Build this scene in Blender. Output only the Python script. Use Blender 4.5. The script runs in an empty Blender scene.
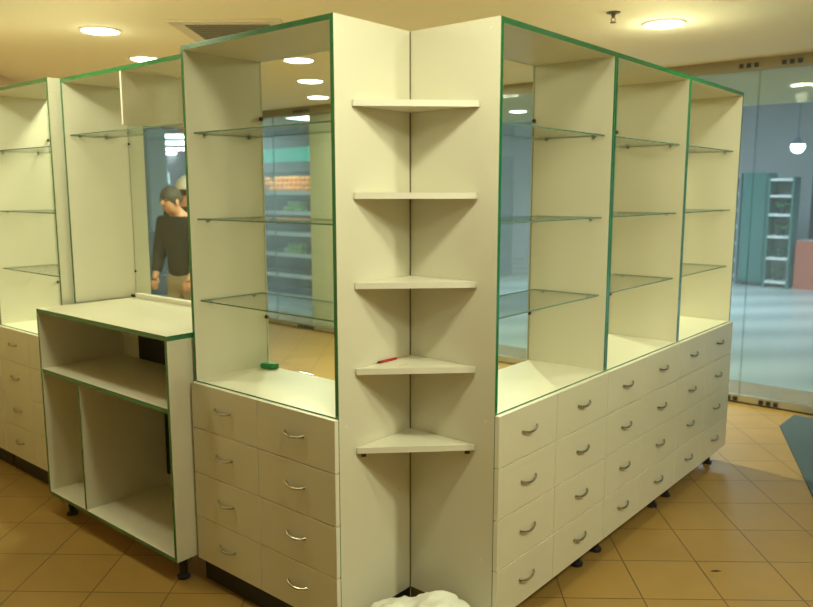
import bpy, bmesh, math, random
from mathutils import Vector, Matrix, noise
random.seed(7)
S = 2 ** -.5
sc = bpy.context.scene
C = sc.collection
PI = math.pi

# ------------------------------------------------------------------ camera
cam_d = bpy.data.cameras.new('camera')
cam = bpy.data.objects.new('camera', cam_d)
C.objects.link(cam)
sc.camera = cam
YAW, PIT, ROL, FPX = .0832846, -.1469619, -.00095391, 756.774
fw = Vector((math.sin(YAW) * math.cos(PIT), math.cos(YAW) * math.cos(PIT), math.sin(PIT)))
r_ = fw.cross(Vector((0, 0, 1))).normalized()
u_ = r_.cross(fw)
r2 = math.cos(ROL) * r_ + math.sin(ROL) * u_
u2 = -math.sin(ROL) * r_ + math.cos(ROL) * u_
M = Matrix((r2, u2, -fw)).transposed().to_4x4()
M.translation = Vector((-.2342116, -2.63533567, 1.56004157))
cam.matrix_world = M
cam_d.sensor_fit = 'HORIZONTAL'
cam_d.sensor_width = 36
cam_d.lens = 36 * FPX / 813
cam_d.clip_start = .05
cam_d.dof.use_dof = True
cam_d.dof.focus_distance = 2.9
cam_d.dof.aperture_fstop = 2.6
cam_d.clip_end = 200

# ------------------------------------------------------------------ world, view
w = bpy.data.worlds.new('world')
sc.world = w
w.use_nodes = True
w.node_tree.nodes['Background'].inputs[0].default_value = (.75, .85, 1, 1)
w.node_tree.nodes['Background'].inputs[1].default_value = .25
sc.view_settings.view_transform = 'Standard'
sc.view_settings.look = 'None'
sc.view_settings.exposure = -0.09
sc.view_settings.gamma = 1
sc.view_settings.use_curve_mapping = False
sc.cycles.use_denoising = True
sc.cycles.max_bounces = 10
sc.cycles.diffuse_bounces = 5
sc.cycles.glossy_bounces = 4
sc.cycles.transparent_max_bounces = 24
sc.cycles.caustics_reflective = False
sc.cycles.caustics_refractive = False
sc.cycles.sample_clamp_indirect = 4

CEIL = 2.48
WARM = (.925, .955, .615)
COOL = (.72, .93, 1)
# downlights: x, y, power of the lamp itself
# x, y, power of the recessed disc, power of an added point light below it
LAMPS = [(-1.61, 2.03, 34, 1), (1.55, 1.60, 52, 3), (-1.59, 2.97, 5, 0), (-.53, 2.93, 34, 0), (-.49, 3.95, 12, 0), (-.46, 5.05, 8, 0), (.62, 2.93, 95, 0), (.62, 3.95, 12, 0),
         (1.8, 6.2, 8, 0), (.57, -1.57, 2, 15), (1.62, .58, 7, 0), (-1.66, .50, 2, 21), (1.9, -1.3, 40, 12), (0.01, -.90, 10, 5)]
LAMPS_OFF = []
# cool ceiling panels of the mall beyond the glass: local x along the glass wall, local y beyond it, size, power
PANELS = [(3.6, 8.6, 1.2, 150), (-2.2, 8.6, 1.2, 105), (-6.4, 9.2, 1.2, 60), (-10.5, 6.2, 1.2, 130), (-15.5, 9.5, 1.2, 220), (-5.45, 4.55, .4, 30)]

# ------------------------------------------------------------------ materials
def mat(name, col, rough=.5, metal=0, spec=.5, emit=None, es=0, var=0, vscale=8, bump=0, bscale=40, coat=0):
    m = bpy.data.materials.new(name)
    m.use_nodes = True
    nt = m.node_tree
    b = nt.nodes['Principled BSDF']
    b.inputs['Base Color'].default_value = (*col, 1)
    b.inputs['Roughness'].default_value = rough
    b.inputs['Metallic'].default_value = metal
    b.inputs['Specular IOR Level'].default_value = spec
    b.inputs['Coat Weight'].default_value = coat
    if emit:
        b.inputs['Emission Color'].default_value = (*emit, 1)
        b.inputs['Emission Strength'].default_value = es
    if var or bump:
        tc = nt.nodes.new('ShaderNodeTexCoord')
    if var:
        n = nt.nodes.new('ShaderNodeTexNoise')
        n.inputs['Scale'].default_value = vscale
        n.inputs['Detail'].default_value = 4
        nt.links.new(tc.outputs['Object'], n.inputs['Vector'])
        mx = nt.nodes.new('ShaderNodeMix')
        mx.data_type = 'RGBA'
        mx.inputs[6].default_value = (*[max(0, c * (1 - var)) for c in col], 1)
        mx.inputs[7].default_value = (*[min(1, c * (1 + var)) for c in col], 1)
        nt.links.new(n.outputs['Fac'], mx.inputs[0])
        nt.links.new(mx.outputs[2], b.inputs['Base Color'])
    if bump:
        n2 = nt.nodes.new('ShaderNodeTexNoise')
        n2.inputs['Scale'].default_value = bscale
        nt.links.new(tc.outputs['Object'], n2.inputs['Vector'])
        bp = nt.nodes.new('ShaderNodeBump')
        bp.inputs['Strength'].default_value = bump
        bp.inputs['Distance'].default_value = .002
        nt.links.new(n2.outputs['Fac'], bp.inputs['Height'])
        nt.links.new(bp.outputs['Normal'], b.inputs['Normal'])
    return m

def glass(name, tint, refl, rough=.02, haze=0):
    m = bpy.data.materials.new(name)
    m.use_nodes = True
    nt = m.node_tree
    nt.nodes.remove(nt.nodes['Principled BSDF'])
    out = nt.nodes['Material Output']
    t = nt.nodes.new('ShaderNodeBsdfTransparent')
    t.inputs[0].default_value = (*tint, 1)
    g = nt.nodes.new('ShaderNodeBsdfGlossy')
    g.inputs['Roughness'].default_value = rough
    lw = nt.nodes.new('ShaderNodeLayerWeight')
    lw.inputs[0].default_value = .5
    pw = nt.nodes.new('ShaderNodeMath')
    pw.operation = 'POWER'
    pw.inputs[1].default_value = 5
    nt.links.new(lw.outputs['Facing'], pw.inputs[0])
    mul = nt.nodes.new('ShaderNodeMath')
    mul.operation = 'MULTIPLY_ADD'
    mul.inputs[1].default_value = .8 * refl
    mul.inputs[2].default_value = .035 * refl
    mix = nt.nodes.new('ShaderNodeMixShader')
    nt.links.new(pw.outputs[0], mul.inputs[0])
    nt.links.new(mul.outputs[0], mix.inputs[0])
    nt.links.new(t.outputs[0], mix.inputs[1])
    nt.links.new(g.outputs[0], mix.inputs[2])
    last = mix
    if haze:
        df = nt.nodes.new('ShaderNodeBsdfTranslucent')
        df.inputs[0].default_value = (.85, .92, .92, 1)
        m2 = nt.nodes.new('ShaderNodeMixShader')
        m2.inputs[0].default_value = haze
        nt.links.new(mix.outputs[0], m2.inputs[1])
        nt.links.new(df.outputs[0], m2.inputs[2])
        last = m2
    nt.links.new(last.outputs[0], out.inputs[0])
    return m

def tile_mat(name, c1, c2, grout, size, ang, org, rough=.3):
    m = bpy.data.materials.new(name)
    m.use_nodes = True
    nt = m.node_tree
    b = nt.nodes['Principled BSDF']
    tc = nt.nodes.new('ShaderNodeTexCoord')
    mp = nt.nodes.new('ShaderNodeMapping')
    mp.vector_type = 'TEXTURE'
    mp.inputs['Location'].default_value = (org[0], org[1], 0)
    mp.inputs['Rotation'].default_value = (0, 0, ang)
    br = nt.nodes.new('ShaderNodeTexBrick')
    br.offset = 0
    br.squash = 1
    br.inputs['Scale'].default_value = 1
    br.inputs['Brick Width'].default_value = size
    br.inputs['Row Height'].default_value = size
    br.inputs['Mortar Size'].default_value = .0032
    br.inputs['Mortar Smooth'].default_value = .25
    br.inputs['Color1'].default_value = (*c1, 1)
    br.inputs['Color2'].default_value = (*c2, 1)
    br.inputs['Mortar'].default_value = (*grout, 1)
    nt.links.new(tc.outputs['Object'], mp.inputs['Vector'])
    nt.links.new(mp.outputs[0], br.inputs['Vector'])
    n = nt.nodes.new('ShaderNodeTexNoise')
    n.inputs['Scale'].default_value = 3.5
    n.inputs['Detail'].default_value = 5
    nt.links.new(tc.outputs['Object'], n.inputs['Vector'])
    mx = nt.nodes.new('ShaderNodeMix')
    mx.data_type = 'RGBA'
    mx.blend_type = 'MULTIPLY'
    mx.inputs[0].default_value = .35
    nt.links.new(br.outputs['Color'], mx.inputs[6])
    nt.links.new(n.outputs['Color'], mx.inputs[7])
    hsv = nt.nodes.new('ShaderNodeHueSaturation')
    hsv.inputs['Saturation'].default_value = 0
    nt.links.new(n.outputs['Color'], hsv.inputs['Color'])
    nt.links.new(hsv.outputs[0], mx.inputs[7])
    nt.links.new(mx.outputs[2], b.inputs['Base Color'])
    b.inputs['Roughness'].default_value = rough
    b.inputs['Specular IOR Level'].default_value = .35
    bp = nt.nodes.new('ShaderNodeBump')
    bp.inputs['Strength'].default_value = .4
    bp.inputs['Distance'].default_value = .003
    bp.invert = True
    nt.links.new(br.outputs['Fac'], bp.inputs['Height'])
    nt.links.new(bp.outputs['Normal'], b.inputs['Normal'])
    return m

m_white = mat('white_laminate', (.74, .71, .585), .38, var=.03, vscale=3)
m_drawer = mat('drawer_laminate', (.70, .67, .54), .33, var=.03, vscale=3)
m_green = mat('green_edge_band', (.007, .165, .05), .2, coat=.7)
m_raw = mat('white_edge_band', (.82, .79, .69), .4)
m_chrome = mat('chrome_handle', (.50, .47, .38), .25, 1)
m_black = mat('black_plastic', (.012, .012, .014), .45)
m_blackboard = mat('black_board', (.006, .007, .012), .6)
m_clip = mat('shelf_clip_metal', (.42, .40, .34), .3, 1)
m_brass = mat('dark_screw', (.12, .09, .05), .35, 1)
m_pane = glass('clear_pane', (.90, .93, .89), 1.0)
m_shelf = glass('shelf_glass', (.975, .985, .97), .8)
m_gedge = mat('glass_cut_edge', (.13, .24, .17), .2)
m_wallpane = glass('partition_glass', (.88, .93, .93), .22, haze=.12)
m_ceil = mat('ceiling_paint', (.86, .80, .62), .8, var=.02, vscale=1.2)
m_floor = tile_mat('floor_tiles', (.375, .228, .062), (.40, .243, .068), (.15, .09, .03), .308, math.radians(-6.2), (1.583, .554), .42)
m_mallfloor = mat('pale_mall_floor', (.60, .64, .64), .28, var=.08, vscale=1.5)
def stripes(m, per):
    nt = m.node_tree; b = nt.nodes['Principled BSDF']
    wv = nt.nodes.new('ShaderNodeTexWave'); wv.bands_direction = 'Y'; wv.inputs['Scale'].default_value = per; wv.inputs['Distortion'].default_value = .3
    tc = nt.nodes.new('ShaderNodeTexCoord'); mp = nt.nodes.new('ShaderNodeMapping'); mp.inputs['Rotation'].default_value = (0, 0, -PI / 4)
    nt.links.new(tc.outputs['Object'], mp.inputs[0]); nt.links.new(mp.outputs[0], wv.inputs[0])
    mx = nt.nodes.new('ShaderNodeMix'); mx.data_type = 'RGBA'
    mx.inputs[6].default_value = (.40, .45, .46, 1); mx.inputs[7].default_value = (.60, .64, .64, 1)
    nt.links.new(wv.outputs['Fac'], mx.inputs[0]); nt.links.new(mx.outputs[2], b.inputs['Base Color'])
stripes(m_mallfloor, .3)
m_wallbrown = mat('brown_wall_paint', (.66, .50, .27), .6, var=.04)
m_wallpale = mat('pale_wall_paint', (.74, .68, .52), .7)
m_mallwall = mat('grey_lilac_wall', (.56, .57, .62), .6, var=.08, vscale=.8)
m_steel = mat('steel_rail', (.46, .43, .33), .35, .8)
m_rail = mat('dark_rail', (.26, .22, .13), .5)
m_mat = mat('blue_grey_carpet', (.055, .085, .105), .95, bump=.8, bscale=300, var=.2, vscale=120)
m_lens = mat('lamp_lens', (1, .98, .92), .5, emit=(1, .97, .90), es=14)
m_rim = mat('lamp_rim', (.85, .82, .70), .4)
m_vent = mat('vent_paint', (.66, .58, .42), .5)
m_ventdark = mat('vent_inside', (.05, .04, .03), .8)
m_bronze = mat('sprinkler_metal', (.16, .12, .06), .4, .8)
m_red = mat('red_plastic', (.42, .02, .01), .3)
m_bag = mat('white_plastic_bag', (.86, .87, .80), .35, var=.03, vscale=20)
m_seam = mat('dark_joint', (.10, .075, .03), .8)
m_paper = mat('paper_scrap', (.7, .62, .5), .8)
m_greenplastic = mat('green_plastic', (.03, .30, .09), .35)
m_panel = mat('light_panel', (1, 1, 1), .5, emit=(.80, .94, 1), es=9)
m_tube = mat('tube_glow', (1, 1, 1), .5, emit=(.90, .96, 1), es=11)

# ------------------------------------------------------------------ helpers
class MB:
    def __init__(s):
        s.v = []; s.f = []; s.m = []; s.mats = []
    def mi(s, m):
        if m not in s.mats: s.mats.append(m)
        return s.mats.index(m)
    def box(s, x0, x1, y0, y1, z0, z1, m, faces=None):
        """faces: dict of side -> material"""
        n = len(s.v)
        s.v += [(x, y, z) for z in (z0, z1) for y in (y0, y1) for x in (x0, x1)]
        fs = {'-z': (0, 2, 3, 1), '+z': (4, 5, 7, 6), '-y': (0, 1, 5, 4), '+y': (2, 6, 7, 3), '-x': (0, 4, 6, 2), '+x': (1, 3, 7, 5)}
        for k, f in fs.items():
            s.f.append([n + i for i in f])
            s.m.append(s.mi((faces or {}).get(k, m)))
        return s
    def tube(s, pts, rad, m, seg=10, cap=True):
        pts = [Vector(p) for p in pts]
        rs = rad if isinstance(rad, (list, tuple)) else [rad] * len(pts)
        n0 = len(s.v)
        up = None
        for i, p in enumerate(pts):
            t = (pts[min(i + 1, len(pts) - 1)] - pts[max(i - 1, 0)]).normalized()
            if up is None:
                up = Vector((0, 0, 1)) if abs(t.z) < .9 else Vector((1, 0, 0))
            a = t.cross(up)
            if a.length < 1e-5: a = t.cross(Vector((0, 1, 0)))
            a.normalize(); up = a.cross(t).normalized()
            for k in range(seg):
                th = 2 * PI * k / seg
                s.v.append(tuple(p + (a * math.cos(th) + up * math.sin(th)) * rs[i]))
        k0 = s.mi(m)
        for i in range(len(pts) - 1):
            for k in range(seg):
                a = n0 + i * seg + k; b = n0 + i * seg + (k + 1) % seg
                s.f.append([a, b, b + seg, a + seg]); s.m.append(k0)
        if cap:
            s.f.append([n0 + k for k in range(seg)][::-1]); s.m.append(k0)
            e = n0 + (len(pts) - 1) * seg
            s.f.append([e + k for k in range(seg)]); s.m.append(k0)
        return s
    def lathe(s, prof, m, cx=0, cy=0, seg=24):
        n0 = len(s.v)
        for r, z in prof:
            for k in range(seg):
                th = 2 * PI * k / seg
                s.v.append((cx + r * math.cos(th), cy + r * math.sin(th), z))
        k0 = s.mi(m)
        for i in range(len(prof) - 1):
            for k in range(seg):
                a = n0 + i * seg + k; b = n0 + i * seg + (k + 1) % seg
                s.f.append([a, b, b + seg, a + seg]); s.m.append(k0)
        s.f.append([n0 + k for k in range(seg)][::-1]); s.m.append(k0)
        e = n0 + (len(prof) - 1) * seg
        s.f.append([e + k for k in range(seg)]); s.m.append(k0)
        return s
    def prism(s, poly, z0, z1, m, side=None):
        n = len(s.v); L = len(poly)
        s.v += [(x, y, z0) for x, y in poly] + [(x, y, z1) for x, y in poly]
        s.f.append([n + i for i in range(L)][::-1]); s.m.append(s.mi(m))
        s.f.append([n + L + i for i in range(L)]); s.m.append(s.mi(m))
        for i in range(L):
            j = (i + 1) % L
            s.f.append([n + i, n + j, n + L + j, n + L + i]); s.m.append(s.mi(side or m))
        return s
    def ball(s, c, r, m, sx=1, sy=1, sz=1, seg=12, rings=8, jitter=0):
        n0 = len(s.v); k0 = s.mi(m)
        for i in range(rings + 1):
            ph = PI * i / rings
            for k in range(seg):
                th = 2 * PI * k / seg
                rr = r * (1 + random.uniform(-jitter, jitter))
                s.v.append((c[0] + rr * sx * math.sin(ph) * math.cos(th), c[1] + rr * sy * math.sin(ph) * math.sin(th), c[2] + rr * sz * math.cos(ph)))
        for i in range(rings):
            for k in range(seg):
                a = n0 + i * seg + k; b = n0 + i * seg + (k + 1) % seg
                s.f.append([a, a + seg, b + seg, b]); s.m.append(k0)
        return s
    def build(s, name, parent=None, bevel=0, smooth=False, loc=None, rz=None):
        me = bpy.data.meshes.new(name)
        me.from_pydata(s.v, [], s.f)
        for m in s.mats: me.materials.append(m)
        me.polygons.foreach_set('material_index', s.m)
        bm = bmesh.new(); bm.from_mesh(me)
        if smooth: bmesh.ops.remove_doubles(bm, verts=bm.verts, dist=1e-5)
        bmesh.ops.recalc_face_normals(bm, faces=bm.faces)
        bm.to_mesh(me); bm.free()
        if smooth:
            me.polygons.foreach_set('use_smooth', [True] * len(me.polygons))
            try: me.set_sharp_from_angle(angle=math.radians(40))
            except Exception: pass
        me.update()
        o = bpy.data.objects.new(name, me)
        C.objects.link(o)
        if parent: o.parent = parent
        if loc: o.location = loc
        if rz is not None: o.rotation_euler.z = rz
        if bevel:
            b = o.modifiers.new('bevel', 'BEVEL')
            b.width = bevel; b.segments = 2; b.limit_method = 'ANGLE'
        return o

def empty(name, loc=(0, 0, 0), rz=0):
    o = bpy.data.objects.new(name, None)
    C.objects.link(o)
    o.location = loc; o.rotation_euler.z = rz
    o.empty_display_size = .1
    return o

def tag(o, label, cat, group=None, kind=None):
    o['label'] = label; o['category'] = cat
    if group: o['group'] = group
    if kind: o['kind'] = kind
    return o

def struct(o):
    o['kind'] = 'structure'
    return o

RZA = -PI / 4      # frame of the left run: +x along its front towards the corner, +y to its back
RZR = PI / 4       # frame of the right run: +x away from the corner, +y to its back
def wA(b, a, z=0):   # b along left-run front, a forward of the corner
    return (S * (b - a), -S * (a + b), z)

# ------------------------------------------------------------------ structure
# floor
o = MB().box(-9, 12, -6, 14, -.06, 0, m_floor).build('floor'); struct(o)
# pale mall floor lies beyond the glass; its slab is 2 mm proud of the tiles
o = MB().box(-24, 10, 4.42, 22, -.04, .004, m_mallfloor).build('floor', rz=RZA); struct(o)
# ceiling of the shop and its overhang beyond the glass
mb = MB().box(-24, 12, -9, 3.79, CEIL, CEIL + .12, m_ceil)
o = mb.build('ceiling', rz=RZA); struct(o)
m_ceil_shade = mat('ceiling_paint_shade', (.50, .43, .23), .8)  # ceiling colour made darker and browner: painted shade against the cool mall light
o = MB().box(-7.85, 12, 3.79, 6.75, CEIL, CEIL + .12, m_ceil_shade).build('ceiling', rz=RZA); struct(o)
o = MB().box(-26, -7.85, 3.79, 6.8, 3.15, 3.25, m_mallwall).build('ceiling', rz=RZA); struct(o)
o = MB().box(-26, -7.85, 3.79, 3.83, CEIL + .12, 3.15, m_wallpale).box(-7.90, -7.85, 3.83, 6.75, CEIL + .12, 3.15, m_wallpale).build('trim_2', rz=RZA); struct(o)
# mall ceiling higher up
o = MB().box(-26, 12, 6.8, 22, 3.15, 3.25, m_mallwall).build('ceiling', rz=RZA); struct(o)
o = MB().box(-7.90, 12, 6.75, 6.8, CEIL, 3.25, m_wallpale).build('trim_1', rz=RZA); struct(o)
# walls
o = MB().box(-.1, 0, -6, 3.9, 0, CEIL, m_wallbrown).build('wall_left', loc=(-2.93, 3.95, 0), rz=math.radians(1)); struct(o)
o = MB().box(-6.1, -6, -6, -2, 0, CEIL, m_wallpale).build('wall_far_left'); struct(o)
o = MB().box(-6, 7, -5.1, -5, 0, CEIL, m_wallpale).build('wall_back'); struct(o)
o = MB().box(6.5, 6.6, -5, -1.2, 0, CEIL, m_wallpale).build('wall_right'); struct(o)
o = MB().box(-26, 12, 13.5, 13.7, 0, 3.25, m_mallwall).build('wall_far', rz=RZA); struct(o)
o = MB().box(9.8, 9.95, 4.5, 13.5, 0, 3.25, m_mallwall).build('wall_mall_right', rz=RZA); struct(o)
o = MB().box(-25.9, -25.8, 4.5, 13.5, 0, 3.25, m_mallwall).build('wall_mall_left', rz=RZA); struct(o)

# frameless glass partition: rails, panes, patch fittings
WY = 3.76
part = empty('window_1', rz=RZA); struct(part)
mb = MB().box(-9, 6, WY - .02, WY + .02, .004, .062, m_steel)
mb.box(-9, 6, WY - .024, WY - .02, .004, .012, m_black)
mb.build('bottom_rail', part)
MB().box(-9, 6, WY - .025, WY + .025, CEIL - .082, CEIL - .001, m_rail).build('top_rail', part)
xs = [-9, -7.9, -6.5, -5.2, -3.9, -2.6, -1.3, .05, 1.3, 2.6, 3.9, 5.2, 6]
for i in range(len(xs) - 1):
    MB().box(xs[i] + .003, xs[i + 1] - .003, WY - .005, WY + .005, .03, CEIL - .03, m_wallpane, {'-x': m_gedge, '+x': m_gedge}).build('pane', part)
for x in (-7.7, -4.75, -4.62, -2.4, -.02, .26, .8, 2.0):
    for z in (.018, CEIL - .062):
        b = MB()
        for dx in (-.05, 0, .05):
            b.box(x + dx - .014, x + dx + .014, WY - .034, WY - .022, z, z + .030, m_black)
        b.build('patch_fitting', part)

# column by the partition, seen through the left bay
o = MB().box(-4.66, -4.2, WY + .06, WY + .5, 0.004, CEIL, m_wallpale).build('column', rz=RZA)
mb = None
struct(o)

# ------------------------------------------------------------------ ceiling things
def downlight(i, x, y, p, pb, label):
    t = empty('downlight', (x, y, CEIL))
    tag(t, label, 'ceiling light', 'round ceiling downlights')
    MB().lathe([(.118, 0), (.118, -.006), (.108, -.011), (.100, -.006), (.100, -.001)], m_rim, seg=40).build('rim', t, smooth=True)
    MB().lathe([(.099, -.001), (.099, -.006), (.085, -.0125), (.045, -.016), (.002, -.017)], m_lens, seg=40).build('lens', t, smooth=True)
    if pb:
        l = bpy.data.lights.new('glow_point_light', 'POINT')  # added below the flat lens to spread glow onto the ceiling
        l.shadow_soft_size = .05; l.energy = pb; l.color = WARM
        lo = bpy.data.objects.new('glow_point_light', l)
        C.objects.link(lo); lo.parent = t; lo.location = (0, 0, -.12)
    if p:
        l = bpy.data.lights.new('lamp_disc', 'AREA')
        l.shape = 'DISK'; l.size = .18; l.energy = p; l.color = WARM
        lo = bpy.data.objects.new('lamp_disc', l)
        C.objects.link(lo); lo.parent = t; lo.location = (0, 0, -.019)
LBL = ['round white downlight in the ceiling at upper left of the photo', 'round white downlight in the ceiling at upper right above the right cabinets',
       'downlight just behind the top edge of the hutch', 'largest downlight seen through the left cabinet glass',
       'second downlight in the row seen through the left cabinet glass', 'third and farthest downlight in the row seen through the left cabinet glass',
       'downlight behind the corner shelves, nearer one', 'downlight behind the corner shelves, farther one', 'small far downlight seen through the right cabinet glass beyond the rail',
       'downlight overhead right of the middle, in front of the corner shelves', 'downlight overhead in front of the right cabinets',
       'downlight overhead in front of the open counter', 'downlight overhead at front right of the aisle', 'downlight overhead closest to the corner shelves']
for i, (x, y, p, pb) in enumerate(LAMPS):
    downlight(i, x, y, p, pb, LBL[i])

# air diffuser
t = empty('air_vent', (-.83, 2.0, CEIL), math.radians(-6.2))
tag(t, 'square louvred air diffuser in the ceiling above the left cabinet', 'vent')
mb = MB()
h = .31; k = .235
mb.box(-h, h, -h, -k, -.014, 0, m_vent).box(-h, h, k, h, -.014, 0, m_vent).box(-h, -k, -k, k, -.014, 0, m_vent).box(k, h, -k, k, -.014, 0, m_vent)
mb.build('vent_frame', t, bevel=.003)
MB().box(-k, k, -k, k, -.002, 0, m_ventdark).build('vent_back', t)
for j in range(9):
    y = -k + .03 + j * .052
    mb = MB()
    n = len(mb.v)
    mb.v += [(-k, y - .012, -.016), (k, y - .012, -.016), (k, y + .012, -.003), (-k, y + .012, -.003), (-k, y - .012, -.019), (k, y - .012, -.019), (k, y + .012, -.006), (-k, y + .012, -.006)]
    for f in ((0, 1, 2, 3), (7, 6, 5, 4), (0, 4, 5, 1), (1, 5, 6, 2), (2, 6, 7, 3), (3, 7, 4, 0)):
        mb.f.append(list(f)); mb.m.append(mb.mi(m_vent))
    mb.build('louvre', t)

# sprinkler
t = empty('fire_sprinkler', (1.18, 1.37, CEIL))
tag(t, 'small bronze fire sprinkler head hanging from the ceiling near right downlight', 'sprinkler')
MB().lathe([(.036, 0), (.036, -.004), (.012, -.010), (.008, -.030)], m_bronze).build('escutcheon', t, smooth=True)
mb = MB().tube([(-.008, 0, -.028), (-.012, 0, -.038), (-.004, 0, -.05)], .0025, m_bronze, 6).tube([(.008, 0, -.028), (.012, 0, -.038), (.004, 0, -.05)], .0025, m_bronze, 6)
mb.lathe([(.003, -.046), (.016, -.050), (.016, -.053), (.003, -.053)], m_bronze)
mb.build('deflector', t)

# ------------------------------------------------------------------ cabinets
H, HD, HB, T = 2.091, .829, .10, .016
D = .3613
SHELF_Z = (1.780, 1.4585, 1.145)
GR = {'-y': m_green}

def bow_handle(parent, x, z, y):
    pts = []
    for i in range(13):
        u = i / 12
        e = math.sin(PI * u)
        pts.append((x + (u - .5) * .098, y - .015 * e ** .55 - .0005, z + .002 - .0065 * e ** .8))
    rs = [.0052, .0040, .0036, .0038, .0043, .0047, .0049, .0047, .0043, .0038, .0036, .0040, .0052]
    return MB().tube(pts, rs, m_chrome, 8).build('handle', parent, smooth=True)

def drawer(parent, x0, x1, z0, z1, handle=True):
    o = MB().box(x0, x1, -.018, 0, z0, z1, m_drawer, {'+z': m_raw, '-x': m_raw, '+x': m_raw}).build('drawer', parent, bevel=.0012)
    if handle:
        bow_handle(o, (x0 + x1) / 2, (z0 + z1) / 2 + .004, -.018)
    return o

def foot(parent, x, y, top=HB):
    return MB().lathe([(.027, .0), (.027, .012), (.017, .018), (.017, top - .012), (.030, top - .008), (.030, top)], m_black, x, y, 20).build('foot', parent, smooth=True)

def glass_shelf(parent, x0, x1, y0, y1, z, clips=True):
    o = MB().box(x0, x1, y0, y1, z - .005, z, m_shelf, {'-y': m_gedge, '+y': m_gedge, '-x': m_gedge, '+x': m_gedge}).build('glass_shelf', parent)
    if clips:
        for (cx, sx) in ((x0, 1), (x1, -1)):
            for cy in (y0 + .045, y1 - .045):
                MB().tube([(cx - .001 * sx, cy, z - .0095), (cx + .014 * sx, cy, z - .0095)], [.005, .0045], m_clip, 8).build('shelf_clip', o)
    return o

def display_cabinet(loc, rz, W, label, group, depth=D, screws=(), name='display_cabinet', split=None, plinth_or_shade=True):
    split = split or W / 2
    t = empty(name, loc, rz)
    tag(t, label, 'cabinet', group)
    MB().box(0, T, 0, depth, HB, H, m_white, GR).build('side_panel', t)
    MB().box(W - T, W, 0, depth, HB, H, m_white, GR).build('side_panel', t)
    MB().box(T, W - T, 0, depth, H - .018, H, m_white, GR).build('top_panel', t)
    MB().box(T, W - T, 0, depth - .02, HD - .012, HD + .0035, m_white, GR).build('middle_panel', t)
    MB().box(T, W - T, 0, depth, HB, HB + T, m_white).build('bottom_panel', t)
    MB().box(T, W - T, depth - .018, depth - .012, HB + T, HD - .012, m_white).build('back_panel', t)
    g = MB().box(T, W - T, depth - .010, depth - .005, HD + .0035, H - .018, m_pane, {}).build('glass_back', t)
    for z in (1.85, 1.04):
        for x in (T + .008, W - T - .008):
            MB().tube([(x, depth - .010, z), (x, depth - .018, z)], .0085, m_brass, 10).build('glass_screw', g)
    for z in SHELF_Z:
        glass_shelf(t, T + .003, W - T - .003, .03, depth - .03, z)
    rh = (HD - HB) / 4
    for c in range(2):
        for r in range(4):
            x0 = (.002, split + .0015)[c]; x1 = (split - .0015, W - .002)[c]
            drawer(t, x0, x1, HB + r * rh + .0015, HB + (r + 1) * rh - .0015)
    for x in (.085, W - .085):
        for y in (.055, depth - .055):
            foot(t, x, y)
    if plinth_or_shade:
        MB().box(.004, W - .004, .014, .024, .002, HB, m_black).build('plinth_or_shade', t)  # black board closing the gap under the cabinet front
    for (sx, sy, sz) in screws:   # white screw caps on the outer side panel
        x, dx = (0, -1) if sx < 0 else (W, 1)
        MB().tube([(x - .001 * dx, sy, sz), (x + .0014 * dx, sy, sz)], [.0065, .005], m_raw, 10).build('screw_cap', t)
    return t

# left run (local x = along the front, the corner at x = 0)
a_loc = lambda b, a: wA(b, a)
cabA = display_cabinet(a_loc(-.80, D), RZA, .80, 'tall cream display cabinet with green edges directly left of the corner shelves', 'tall display cabinets', screws=((1, .035, 2.045), (1, .035, .795), (1, .30, .50)))
BW = .757
display_cabinet(a_loc(-1.952 - BW, .320), RZA, BW, 'tall cream display cabinet behind the open counter at the far left', 'tall display cabinets', depth=.34, screws=((1, .03, 2.03), (1, .03, 1.95)))
display_cabinet(a_loc(-1.952 - 2 * BW - .002, .320), RZA, BW, 'display cabinet barely showing its drawers at the very left edge of the photo', 'tall display cabinets', depth=.34)
# right run
MB().tube([(.80 + .0003, D - .0026, HB), (.80 + .0003, D - .0026, H - .001)], .0021, m_seam, 8).build('corner_joint', cabA)
MB().box(.785, .7998, .024, D - .0002, .002, HB, m_black).build('plinth_or_shade', cabA)  # black board standing in for the shadow under the cabinet side
x = 0
WR = [.811, .789, .796]
LR = ['tall cream display cabinet with green edges directly right of the corner shelves', 'tall display cabinet in the middle of the three on the right', 'farthest tall display cabinet at the right end, next to the glass partition']
for i, Wd in enumerate(WR):
    bx = D
    loc = (S * (bx + x), -S * (-x + bx), 0)
    cabR = display_cabinet(loc, RZR, Wd, LR[i], 'tall display cabinets', screws=((-1, .035, 2.06), (-1, .035, .80), (-1, .045, .31)) if i == 0 else (), split=Wd / 2 - .018, plinth_or_shade=False)
    if i == 0: MB().box(.0002, .015, .01, D - .0002, .002, HB, m_seam).build('plinth_or_shade', cabR)  # added dark board, keeps light from passing under the cabinet side
    x += Wd + .0006

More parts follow.
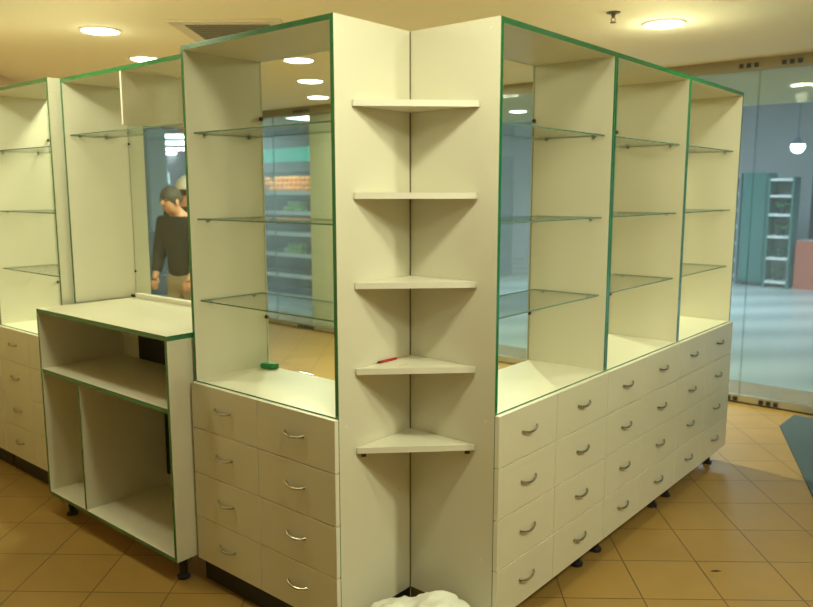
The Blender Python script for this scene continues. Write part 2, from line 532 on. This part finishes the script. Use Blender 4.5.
# ------------------------------------------------------------------ corner shelves (triangular, between the two side panels)
SL = ['topmost white triangular shelf in the corner niche', 'second white triangular shelf from the top in the corner niche', 'middle white triangular shelf of the corner niche',
      'triangular corner shelf holding the red pen, second from the bottom', 'lowest white triangular shelf in the corner niche with dark brackets']
for k, z in enumerate((1.8448, 1.5568, 1.2684, .9837, .7144)):
    e = .286 - (.003 if k else 0)
    pl = [(0, -.0042), (-S * e + .0015, -S * e - .0027), (-S * e + .006, -S * e - .006), (S * e - .006, -S * e - .006), (S * e - .0015, -S * e - .0027)]
    o = MB().prism([(x_, y_) for x_, y_ in pl], z - .020, z, m_white, m_raw).build('corner_shelf')
    tag(o, SL[k], 'shelf', 'triangular shelves of the corner niche')
    for sg in (-1, 1):
        q = S * (e - .035)
        if k == 4:
            MB().box(sg * q - .008, sg * q + .008, -q - .024, -q - .013, z - .034 if k == 4 else z - .024, z - .0202, m_brass).build('shelf_bracket', o)

# red pen and paper scraps
pz = .9837
t = empty('red_pen', (-.121, -.134, pz + .0045), math.atan2(.064, .069))
tag(t, 'red pen with dark cap lying on a corner shelf', 'pen')
MB().tube([(.008, 0, 0), (.086, 0, 0), (.094, 0, 0)], [.0045, .0045, .002], m_red, 12).build('barrel', t, smooth=True)
MB().tube([(-.003, 0, 0), (.008, 0, 0)], [.003, .0046], m_black, 12).build('cap', t, smooth=True)
for i, (x_, y_, rz) in enumerate(((-.046, -.165, .3), (-.028, -.150, 1.2))):
    o = MB().prism([(-.008, -.004), (.007, -.005), (.009, .003), (-.004, .005)], 0, .0015, m_paper).build('paper_scrap', loc=(x_, y_, pz + .0002), rz=rz)
    tag(o, ['tiny paper scrap on the shelf nearer the front edge beside the red pen', 'tiny dark paper scrap on the shelf behind the other scrap by the red pen'][i], 'scrap')
# green plastic offcut standing inside left bay
o = MB().prism([(-.03, -.035), (.028, -.012), (.034, .012), (-.03, .02)], 0, .022, m_greenplastic).build('green_wedge', loc=wA(-.722, .040, HD + .004), rz=RZA, bevel=.003)
tag(o, 'small green plastic wedge on the floor of the left display cabinet', 'wedge')

# ------------------------------------------------------------------ open counter
CT, CBZ = 1.018, .105
cx0, cx1, fa = -1.905, -.812, .468
hx0 = -1.948
t = empty('open_counter', wA(cx0, fa), RZA)
tag(t, 'lower open counter unit with green edges, shelf compartments and black feet', 'counter')
W = cx1 - cx0; DC = fa + .07
MB().prism([(0, 0), (W, 0), (W, fa - .004), (W - .14, fa - .004), (W - .14, DC), (0, DC)], CT - .02, CT, m_white, m_green).build('counter_top', t)
MB().box(0, T, 0, DC, CBZ, CT - .02, m_white, GR).build('side_panel', t)
MB().box(W - T, W, 0, fa - .004, CBZ, CT - .02, m_white, GR).build('side_panel', t)
MB().box(T, W - T, 0, DC - .1, CBZ, CBZ + T, m_white, GR).build('bottom_panel', t)
MB().box(T, W - T, .002, DC - .12, .711, .711 + T + .003, m_white, GR).build('shelf', t)
xd = -1.552 - cx0
MB().box(xd, xd + T, 0.002, DC - .12, CBZ + T, .711, m_white, GR).build('divider', t)
yb = DC - .12
mb = MB().box(T, .165, yb, yb + .008, .73, CT - .02, m_white).box(T, xd + .004, yb, yb + .008, CBZ + T, .73, m_white)
mb.box(xd + .004, W - T, yb, yb + .008, CBZ + T, .175, m_white)
mb.build('back_panel', t)
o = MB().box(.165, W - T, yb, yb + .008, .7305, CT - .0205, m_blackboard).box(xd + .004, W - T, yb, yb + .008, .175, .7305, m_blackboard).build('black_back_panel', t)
o['label'] = 'black board behind the open compartments'
for x_ in (.085, W - .06):
    for y_ in (.065, DC - .15):
        foot(t, x_, y_, CBZ)

# ------------------------------------------------------------------ hutch standing on the counter
fh = .262
t = empty('display_hutch', wA(hx0, fh, 0), RZA)
tag(t, 'green-edged open hutch standing on the counter between the left cabinets', 'hutch')
DH = fh + .15
W = cx1 - hx0
z0 = CT + .0005
MB().box(0, T, 0, DH, z0, H, m_white, GR).build('side_panel', t)
MB().box(W - T, W, 0, fh - .004, z0, H, m_white, GR).build('side_panel', t)
MB().box(T, W - T, 0, fh - .004, H - .018, H, m_white, GR).box(T, W - .14, fh - .004, DH - .08, H - .018, H, m_white).build('top_panel', t)
xd = -1.412 - hx0
o = MB().box(xd, xd + .013, 0.001, DH - .10, 1.848, H - .018, m_white, {'-y': m_raw, '-z': m_gedge}).build('divider', t)
o['label'] = 'short upper divider with a bright white front edge'
yg = DH - .088
g = MB().box(T, W - .14, yg, yg + .005, z0 + .02, H - .018, m_pane).build('glass_back', t)
for x_ in (T + .012, W - .16):
    for z_ in (1.15, 1.80):
        MB().tube([(x_, yg, z_), (x_, yg - .006, z_)], .006, m_brass, 10).build('glass_screw', g)
mb = MB().box(T + .04, W - .14, yg - .028, yg + .012, z0, z0 + .019, m_raw)
mb.build('sill_rail', t, bevel=.002)
MB().box(T + .004, T + .038, yg - .03, yg - .004, z0, z0 + .012, m_brass).build('latch', t)
glass_shelf(t, T + .003, W - T - .003, .025, fh - .01, 1.832)

# ------------------------------------------------------------------ plastic bag on the floor in the niche
bm = bmesh.new()
bmesh.ops.create_icosphere(bm, subdivisions=5, radius=1)
for v in bm.verts:
    p = v.co.copy()
    ridg = lambda q, s_: 1 - abs(noise.noise(q * s_)) * 2
    n = .17 * ridg(p + Vector((3, 1, 2)), 1.6) + .11 * ridg(p + Vector((1, 5, 2)), 3.1) + .05 * ridg(p, 7)
    r = .76 + n
    q = p * r
    z = q.z * .11
    wv = 1 - .18 * max(0, q.z)
    x_ = q.x * .185 * wv; y_ = q.y * .135 * wv
    z += .045 * math.exp(-((x_ - .055) ** 2 + (y_) ** 2) / .004) + .02 * math.exp(-((x_ + .10) ** 2) / .003)
    z = max(z + .095, .004 + .006 * abs(noise.noise(p * 6)))
    v.co = (x_, y_, z)
me = bpy.data.meshes.new('plastic_bag')
bm.to_mesh(me); bm.free()
me.materials.append(m_bag)
me.polygons.foreach_set('use_smooth', [True] * len(me.polygons))
bag = bpy.data.objects.new('plastic_bag', me)
C.objects.link(bag); bag.location = (.004, -.315, -.005); bag.scale = (1.36, 1.0, 1.06)
tag(bag, 'crumpled white plastic bag on the floor in front of the corner niche', 'bag')

# door mat
pts = [(2.16, .88), (2.66, 2.03), (2.90, 2.25)]
e1 = (2.90 + .72 * 1.6, 2.25 - .72 * 1.6)
o = MB().prism([(2.12, .80), (2.66, 2.03), (2.905, 2.262), (4.4, .77), (3.6, -.4)], 0, .008, m_mat).build('door_mat')
tag(o, 'dark blue-grey door mat on the tiles by the glass partition', 'mat')
# chip mark on the floor
o = MB().prism([(-.022, -.004), (-.005, -.007), (.022, -.002), (.01, .006), (-.012, .004)], 0, .0012, m_brass).build('dirt_chip', loc=(1.29, .193, .0001), rz=-.1)
tag(o, 'small dark chip lying on a floor tile at lower right', 'debris')

# ------------------------------------------------------------------ the mall beyond the glass
def L(name, mb, label=None, cat=None, group=None, parent=None, loc=(0, 0, 0)):
    o = mb.build(name, parent, loc=loc if parent else wA(loc[0], -loc[1], loc[2]), rz=None if parent else RZA)
    if label: tag(o, label, cat, group)
    return o

m_teal = mat('teal_board', (.05, .17, .17), .5)
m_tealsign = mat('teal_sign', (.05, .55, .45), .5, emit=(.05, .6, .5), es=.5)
m_navy = mat('navy_frame', (.035, .05, .085), .4)
m_bluegrey = mat('blue_grey_board', (.22, .27, .33), .5)
m_whiteshelf = mat('white_metal_shelf', (.72, .76, .78), .4)
m_orange = mat('orange_peel', (.95, .38, .03), .5)
m_leaf = mat('green_produce', (.28, .50, .08), .6)
m_plant = mat('dark_leaf', (.03, .16, .08), .6)
m_redc = mat('red_counter', (.50, .12, .07), .5)
m_brownc = mat('brown_carton', (.40, .20, .10), .7)

for i, (x, y, s, p) in enumerate(PANELS):
    zc = 3.15 if y > 6.8 or x < -8.4 else CEIL
    t = empty('light_panel', wA(x, -y, zc), RZA)
    tag(t, ['square white light panel on the mall ceiling beyond the right cabinets', 'square light panel on the mall ceiling behind the right-hand run', 'square light panel on the mall ceiling behind the corner niche',
            'square light panel on the mall ceiling behind the left cabinet', 'square light panel on the mall ceiling behind the far left', 'small light panel in the overhang just outside the glass, seen through the left cabinet'][i], 'ceiling light', 'mall light panels')
    MB().box(-s / 2 - .03, s / 2 + .03, -s / 2 - .03, s / 2 + .03, -.02, 0, m_whiteshelf).build('frame', t)
    MB().box(-s / 2, s / 2, -s / 2, s / 2, -.024, -.02, m_panel).build('diffuser', t)
    l = bpy.data.lights.new('panel_light', 'AREA'); l.size = s; l.energy = p; l.color = COOL
    lo = bpy.data.objects.new('panel_light', l); C.objects.link(lo); lo.parent = t; lo.location = (0, 0, -.03)
# fluorescent tubes far to the left
for i, (x, y) in enumerate(((-4.3, 16.6), (-4.9, 19.3), (-5.5, 22.4), (-6.6, 25.2))):
    t = empty('tube_light', (x, y, 2.9))
    tag(t, ['nearest and highest fluorescent tube seen through the hutch', 'second fluorescent tube down seen through the hutch', 'third fluorescent tube down seen through the hutch', 'lowest, farthest fluorescent tube seen through the hutch'][i], 'ceiling light', 'fluorescent tubes')
    MB().box(-.75, .75, -.06, .06, .03, .25, m_whiteshelf).build('housing', t)
    MB().tube([(-.72, 0, 0), (.72, 0, 0)], .045, m_tube, 10).build('tube', t)

# fruit display opposite (local frame, y about 5.7)
def fruit_stand(x0, x1, y0, label):
    t = empty('fruit_display', wA(x0, -y0), RZA)
    tag(t, label, 'display')
    W = x1 - x0; Dp = .7
    MB().box(0, .07, 0, Dp, 0, 2.2, m_navy).build('side_panel', t)
    MB().box(W - .07, W, 0, Dp, 0, 2.2, m_navy).build('side_panel', t)
    MB().box(.46, .54, .0, .05, 0.1, 2.2, m_navy).build('post', t)
    MB().box(.07, W - .07, Dp - .04, Dp, 0, 2.2, m_navy).build('back_panel', t)
    MB().box(0, W, -.03, Dp, 2.2, CEIL - .002, m_bluegrey).build('header', t)
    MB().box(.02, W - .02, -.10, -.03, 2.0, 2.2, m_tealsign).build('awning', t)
    MB().box(.02, W - .02, -.06, 0, 1.86, 2.0, m_bluegrey).build('valance', t)
    MB().box(0.07, W - .07, 0, Dp - .04, 0, .12, m_navy).build('plinth_or_shade', t)
    l = bpy.data.lights.new('fruit_fill_light', 'AREA'); l.shape = 'RECTANGLE'; l.size = W - .3; l.size_y = .08; l.energy = 13; l.color = (1, .95, .8)  # added light without a fixture, brightens the fruit
    lo = bpy.data.objects.new('fruit_fill_light', l); C.objects.link(lo); lo.parent = t; lo.location = (W / 2, .06, 2.17); lo.rotation_euler.x = math.radians(-20)
    for z in (.28, .60, .92, 1.24, 1.54):
        MB().box(.07, W - .07, .02, Dp - .05, z - .02, z, m_bluegrey).build('shelf', t)
        MB().box(.07, W - .07, .0, .02, z - .03, z + .03, m_whiteshelf).build('price_rail', t)
    return t
fruit_stand(-8.3, -6.55, 5.65, 'fruit display with teal awning across the mall, seen through the left cabinet')
mb0 = MB().ball((0, 0, 0), .045, m_orange, seg=10, rings=6)
org = None
fl = [(1.54, m_orange, 4, 'orange', 'oranges on the top shelf of the fruit display'), (1.24, m_leaf, 1, 'green_fruit', 'green fruit heaped on a lower shelf'), (.60, m_leaf, 1, 'green_fruit', 'green fruit heaped on the lowest full shelf')]
random.seed(3)
protos = {}
for z, m, rows, nm, grp in fl:
    n = 15 if nm == 'orange' else 4
    layers = 3 if nm == 'orange' else 2
    for ly in range(layers):
        for k in range(n - ly):
            for d in range(2 if nm == 'orange' else 2):
                xx = (-8.2 + .05 + (k + .5 * ly) * .1) if nm == 'orange' else (-7.32 + (k + .5 * ly) * .1)
                if nm == 'orange' and abs(xx - (-7.8)) < .06: continue
                yy = 5.65 + .10 + d * .11 + .05 * ly
                if nm not in protos:
                    o = MB().ball((0, 0, 0), .049, m, seg=10, rings=7).build(nm, smooth=True); protos[nm] = o
                else:
                    o = protos[nm].copy(); C.objects.link(o)
                o.location = wA(xx, -yy, z + .05 + ly * .078)
                tag(o, {'orange': 'orange in the bright heap on the top shelf of the fruit display', 'green_fruit': 'pale green fruit in a small heap on the ' + ('upper' if z > 1 else 'lower') + ' shelf under the oranges'}[nm], 'fruit', grp)

# white low counter in front of the left part, teal racks at the right, seen through the partition
def rack(name, x0, x1, y0, ht, zs, mside, label, cat, dp=.4, mback=None):
    t = empty(name, wA(x0, -y0), RZA)
    tag(t, label, cat)
    W = x1 - x0
    MB().box(0, .03, 0, dp, 0, ht, mside).build('side_panel', t)
    MB().box(W - .03, W, 0, dp, 0, ht, mside).build('side_panel', t)
    MB().box(.03, W - .03, dp - .02, dp, 0, ht, mback or mside).build('back_panel', t)
    for z in zs:
        MB().box(.03, W - .03, .01, dp - .02, z - .04, z, m_whiteshelf).build('shelf', t)
    return t
rack('shelf_rack', -2.75, -2.28, 11.3, 1.85, [.15, .42, .70, .98, 1.26, 1.54, 1.83], m_bluegrey, 'pale rack of white shelves across the mall beside the teal cabinet', 'rack')
t = empty('teal_cabinet', wA(-2.24, -11.25), RZA)
tag(t, 'tall closed teal cabinet across the mall beyond the glass partition', 'cabinet')
MB().box(0, .40, 0, .5, .06, 1.86, m_teal).build('body', t, bevel=.01)
MB().box(.02, .38, -.02, 0, .10, 1.82, m_teal).build('door', t, bevel=.004)
MB().box(.04, .36, .05, .45, 0, .06, m_navy).build('plinth_or_shade', t)
rack('plant_rack', -1.80, -1.42, 11.1, 1.78, [.12, .5, .85, 1.2, 1.5, 1.76], m_teal, 'teal rack with dark green plants across the mall', 'rack', mback=m_bluegrey)
random.seed(11)
for k, z in enumerate((.12, .5, .85, 1.2)):
    mb = MB()
    for j in range(16):
        a = random.uniform(0, 2 * PI); l = random.uniform(.08, .15); up = random.uniform(.4, 1)
        mb.tube([(0, 0, .06), (math.cos(a) * l * .6, math.sin(a) * l * .6, .06 + l * up), (math.cos(a) * l, math.sin(a) * l, .04 + l * up * .9)], [.01, .018, .002], m_plant, 5)
    t = empty('potted_plant', wA(-1.61, -11.26, z))
    tag(t, ['potted plant on the lowest shelf of the teal rack', 'potted plant on the second shelf of the teal rack', 'potted plant on the third shelf of the teal rack', 'topmost potted plant on the teal rack'][k], 'plant', 'plants on the teal rack')
    MB().lathe([(.05, 0.001), (.065, .08)], m_navy).build('pot', t)
    mb.build('foliage', t)
o = MB().box(-1.36, -.2, 11.2, 11.7, 0, .78, m_bluegrey, {'+z': m_whiteshelf, '-y': m_redc}).build('sales_counter', rz=RZA)
tag(o, 'low reddish sales counter across the mall at the right edge', 'counter')
o = MB().box(-1.45, -.75, 12.4, 12.8, 0, 2.3, m_navy).build('dark_column', rz=RZA); struct(o)
# bright spotlight on the mall front
t = empty('spot_lamp', wA(-1.60, -11.9, 2.30), RZA)
tag(t, 'bright glowing spot lamp across the mall above the teal rack', 'ceiling light')
MB().lathe([(.10, .02), (.11, .04), (.05, .11), (.012, .16), (.008, .84)], m_bluegrey).build('shade', t)
MB().ball((0, 0, -.01), .11, mat('spot_glow', (1, 1, 1), .5, emit=(.85, 1, .97), es=14)).build('bulb', t)
l = bpy.data.lights.new('spot_glow_light', 'POINT'); l.energy = 60; l.color = (.8, 1, .98); l.shadow_soft_size = .10
lo = bpy.data.objects.new('spot_glow_light', l); C.objects.link(lo); lo.parent = t; lo.location = (0, 0, -.01)

# stall seen through the first right bay
t = empty('market_stall', wA(-7.4, -9.2), RZA)
tag(t, 'blurred stall with lilac header seen through the first right cabinet', 'stall')
MB().box(0, 1.5, 0, .1, 2.2, 2.65, mat('lilac_header', (.36, .36, .47), .6)).build('header', t)
MB().box(0, .06, 0, .8, 0, 2.2, m_bluegrey).build('post', t)
MB().box(1.44, 1.5, 0, .8, 0, 2.2, m_bluegrey).build('post', t)
MB().box(.06, 1.44, .74, .8, 0, 2.2, mat('dull_green_board', (.16, .30, .22), .6)).build('back_panel', t)
MB().box(.06, 1.44, .1, .74, .9, 1.1, mat('tan_shelf', (.5, .42, .26), .6)).build('shelf', t)
o = MB().box(-7.35, -6.75, 8.3, 8.7, 0.004, .62, m_brownc).build('brown_carton', rz=RZA, bevel=.01)
tag(o, 'brown carton on the mall floor, seen through the right cabinet', 'box')
o = MB().ball((0, 0, .075), .15, m_bag, 1.5, 1, .5, 16, 10, .06).build('white_sack', smooth=True, loc=wA(-7.05, -8.5, .635))
tag(o, 'white sack lying on top of the brown carton', 'sack')

# pale pillar and black crates seen through the hutch
o = MB().box(-9.32, -9.04, 4.5, 4.8, .004, 2.478, mat('pale_blue_column', (.55, .62, .62), .5)).build('pale_column', rz=RZA); struct(o)
t = empty('sign_board', wA(-15.9, -9.0, 1.75), RZA)
tag(t, 'small red and white sign seen through the hutch above the people', 'sign')
MB().box(-.3, .3, 0, .04, 0, .30, m_whiteshelf).build('board', t)
MB().box(-.26, .26, -.006, -.001, .12, .27, mat('sign_red', (.6, .06, .05), .5)).build('red_band', t)
MB().box(-.02, .02, .0, .04, -1.746, 0, m_bluegrey).build('post', t)
for k in range(3):
    o = MB().box(-9.0, -8.35, 4.0, 4.35, .004 + k * .33, .30 + k * .33, m_navy, {'-y': m_navy}).box(-9.02, -8.33, 3.985, 4.0, .27 + k * .33, .30 + k * .33, m_whiteshelf).build('dark_crate', rz=RZA)
    tag(o, ['bottom dark crate of the stack seen through the hutch', 'middle dark crate of the stack seen through the hutch', 'top dark crate of the stack seen through the hutch'][k], 'crate', 'stacked dark crates')

# ------------------------------------------------------------------ people
m_skin = mat('skin', (.52, .27, .16), .5)
m_hair = mat('dark_grey_hair', (.05, .045, .04), .7)
m_jacket = mat('dark_jacket', (.018, .016, .014), .75, bump=.4)
m_grey = mat('grey_vest', (.09, .085, .075), .8)
m_trouser = mat('beige_trousers', (.30, .25, .17), .8, bump=.3)
m_shoe = mat('dark_shoe', (.02, .018, .015), .5)
m_cap = mat('white_cap', (.80, .84, .86), .7)

def skin_mesh(name, chains, material, parent, levels=2):
    """chains: list of lists of (pos, radius); the first point of later chains is welded on when equal."""
    verts, rad, edges, idx = [], [], [], {}
    for ch in chains:
        prev = None
        for (p, r) in ch:
            key = tuple(round(c, 4) for c in p)
            if key not in idx:
                idx[key] = len(verts); verts.append(p); rad.append(r if isinstance(r, tuple) else (r, r))
            i = idx[key]
            if prev is not None and prev != i: edges.append((prev, i))
            prev = i
    me = bpy.data.meshes.new(name)
    me.from_pydata(verts, edges, [])
    o = bpy.data.objects.new(name, me)
    C.objects.link(o); o.parent = parent
    sk = o.modifiers.new('skin', 'SKIN')
    sk.use_smooth_shade = True
    lay = me.skin_vertices[0] if me.skin_vertices else None
    if lay is None:
        bm = bmesh.new(); bm.from_mesh(me); bm.verts.layers.skin.verify(); bm.to_mesh(me); bm.free()
        lay = me.skin_vertices[0]
    for i, r in enumerate(rad):
        lay.data[i].radius = r
        lay.data[i].use_root = (i == 0)
    sb = o.modifiers.new('sub', 'SUBSURF'); sb.levels = levels; sb.render_levels = levels
    me.materials.append(material)
    # bake to a plain mesh with material
    dg = bpy.context.evaluated_depsgraph_get()
    ev = o.evaluated_get(dg)
    nm = bpy.data.meshes.new_from_object(ev)
    o.modifiers.clear()
    o.data = nm
    nm.materials.clear(); nm.materials.append(material)
    nm.polygons.foreach_set('use_smooth', [True] * len(nm.polygons))
    nm.polygons.foreach_set('material_index', [0] * len(nm.polygons))
    return o

def person(loc, rz, label, bow=0.0, jacket=m_jacket, trousers=m_trouser, hair=m_hair, cap=None, scale=1.0, arm_fwd=.5):
    """faces local -y; bow = how far the upper body leans forward."""
    t = empty('person', loc, rz)
    t.scale = (scale,) * 3
    tag(t, label, 'person')
    f = lambda z: -bow * max(0, z - .95) ** 1.3          # forward lean
    P = lambda x, y, z: (x, y + f(z), z)
    hz, hy = 1.575, -.02
    if bow: hy -= .05; hz -= .03
    neck = [(P(0, 0, .95), (.15, .11)), (P(0, .005, 1.15), (.135, .10)), (P(0, .01, 1.34), (.16, .10)), (P(0, .01, 1.43), (.065, .065)), (P(0, hy * .4, 1.48), (.052, .055)),
            (P(0, hy, hz - .05), (.066, .078)), (P(0, hy, hz + .02), (.076, .092)), (P(0, hy, hz + .085), (.062, .075))]
    ch = [neck]
    hands = []
    for s in (-1, 1):
        sh = P(s * .19, .01, 1.37); el = P(s * .235, .0, 1.10)
        el = (s * .235, sh[1] - .02, 1.10)
        wr = (s * .20, el[1] - .22 * arm_fwd - .02, 1.10 - .24 * (1 - arm_fwd * .6))
        hd = tuple(wr[i] + (wr[i] - el[i]) * .22 for i in range(3))
        ch.append([(P(0, .01, 1.34), (.16, .10)), (sh, .06), (el, .042), (wr, .028), (hd, (.036, .018))])
        # five fingers rooted in the palm
        d = (Vector(wr) - Vector(el)).normalized()
        side = Vector((1, 0, 0))
        for q, (off, ln) in enumerate(((-.030, .062), (-.010, .078), (.010, .074), (.028, .058))):
            b0 = Vector(hd) + side * off * s
            hands.append([(tuple(b0), .009), (tuple(b0 + d * ln * .55 + Vector((0, 0, -.006))), .0085), (tuple(b0 + d * ln * .9 + Vector((0, .012, -.02))), .0075)])
        b0 = Vector(wr) + d * .02 - side * s * .02
        hands.append([(tuple(b0), .010), (tuple(b0 + d * .03 - side * s * .025), .010), (tuple(b0 + d * .055 - side * s * .03), .008)])
        hip = (s * .095, 0, .90)
        ch.append([(P(0, 0, .95), (.15, .11)), (hip, .095), (s and (s * .105, -.01, .50), .06), ((s * .11, .015, .10), .04), ((s * .115, -.10, .045), (.035, .03))])
    body = skin_mesh('body', ch, m_skin, t)
    fing = [skin_mesh('hand', [h_], m_skin, t, 1) for h_ in hands]
    # join fingers and face features into the body mesh
    bm = bmesh.new(); bm.from_mesh(body.data)
    for fo in fing:
        bm.from_mesh(fo.data)
        bpy.data.objects.remove(fo)
    hp = Vector(P(0, hy, hz))
    fb = MB()
    fb.ball((hp.x, hp.y - .088, hp.z - .005), .016, m_skin, .8, 1, 1.5)
    fb.ball((hp.x - .078, hp.y + .005, hp.z), .020, m_skin, .4, 1, 1.6)
    fb.ball((hp.x + .078, hp.y + .005, hp.z), .020, m_skin, .4, 1, 1.6)
    tmp = bpy.data.meshes.new('tmp'); tmp.from_pydata(fb.v, [], fb.f)
    bm.from_mesh(tmp); bm.to_mesh(body.data); bm.free()
    body.data.polygons.foreach_set('use_smooth', [True] * len(body.data.polygons))
    for s in (-1, 1):
        MB().ball((hp.x + s * .030, hp.y - .078, hp.z + .018), .011, m_hair).build('eye', body)
    MB().ball((hp.x, hp.y - .078, hp.z - .048), .018, m_redc, 1.2, .5, .3).build('mouth', body)
    # hair: a cap-like shell over the back and top of the head
    hb = MB()
    hb.ball((hp.x, hp.y + .014, hp.z + .042), .094, hair, .93, 1.05, 1.0, 16, 10, .02)
    hb.build('hair', t, smooth=True)
    if cap:
        MB().lathe([(.108, hp.z + .035), (.112, hp.z + .07), (.09, hp.z + .13), (.05, hp.z + .165), (.012, hp.z + .18)], cap, hp.x, hp.y + .01, 20).build('cap', t, smooth=True)
    # clothes
    jc = [[(P(0, 0, .86), (.185, .14)), (P(0, .005, 1.0), (.178, .135)), (P(0, .005, 1.15), (.17, .13)), (P(0, .01, 1.33), (.19, .125)), (P(0, .01, 1.42), (.085, .085))]]
    for c_ in ch[1::2]:
        jc.append([(P(0, .01, 1.33), (.19, .125)), (c_[1][0], .082), (c_[2][0], .064), (tuple(Vector(c_[3][0]) * .93 + Vector(c_[2][0]) * .07), .046)])
    skin_mesh('jacket', jc, jacket, t)
    for s in (-1, 1): pass
    tr = [[(P(0, 0, .98), (.16, .12)), ((0, 0, .90), (.16, .12))]]
    for s in (-1, 1):
        tr.append([((0, 0, .90), (.16, .12)), ((s * .10, 0, .82), .108), ((s * .108, -.01, .48), .078), ((s * .112, .015, .10), .065)])
        skin_mesh('shoe', [[((s * .113, .04, .05), (.042, .04)), ((s * .115, -.06, .045), (.045, .036)), ((s * .118, -.15, .036), (.036, .026))]], m_shoe, t, 2)
    skin_mesh('trousers', tr, trousers, t)
    return t

person((-1.555, 3.83, 0), math.radians(-32), 'man in a dark jacket and beige trousers, bowing his head, seen through the hutch', bow=.16, scale=.955, arm_fwd=.35)
person((-1.86, 5.5, .0), math.radians(165), 'person in dark clothes and a white cap standing behind the bowing man', bow=0, cap=m_cap, trousers=m_shoe, scale=.985, arm_fwd=.3)
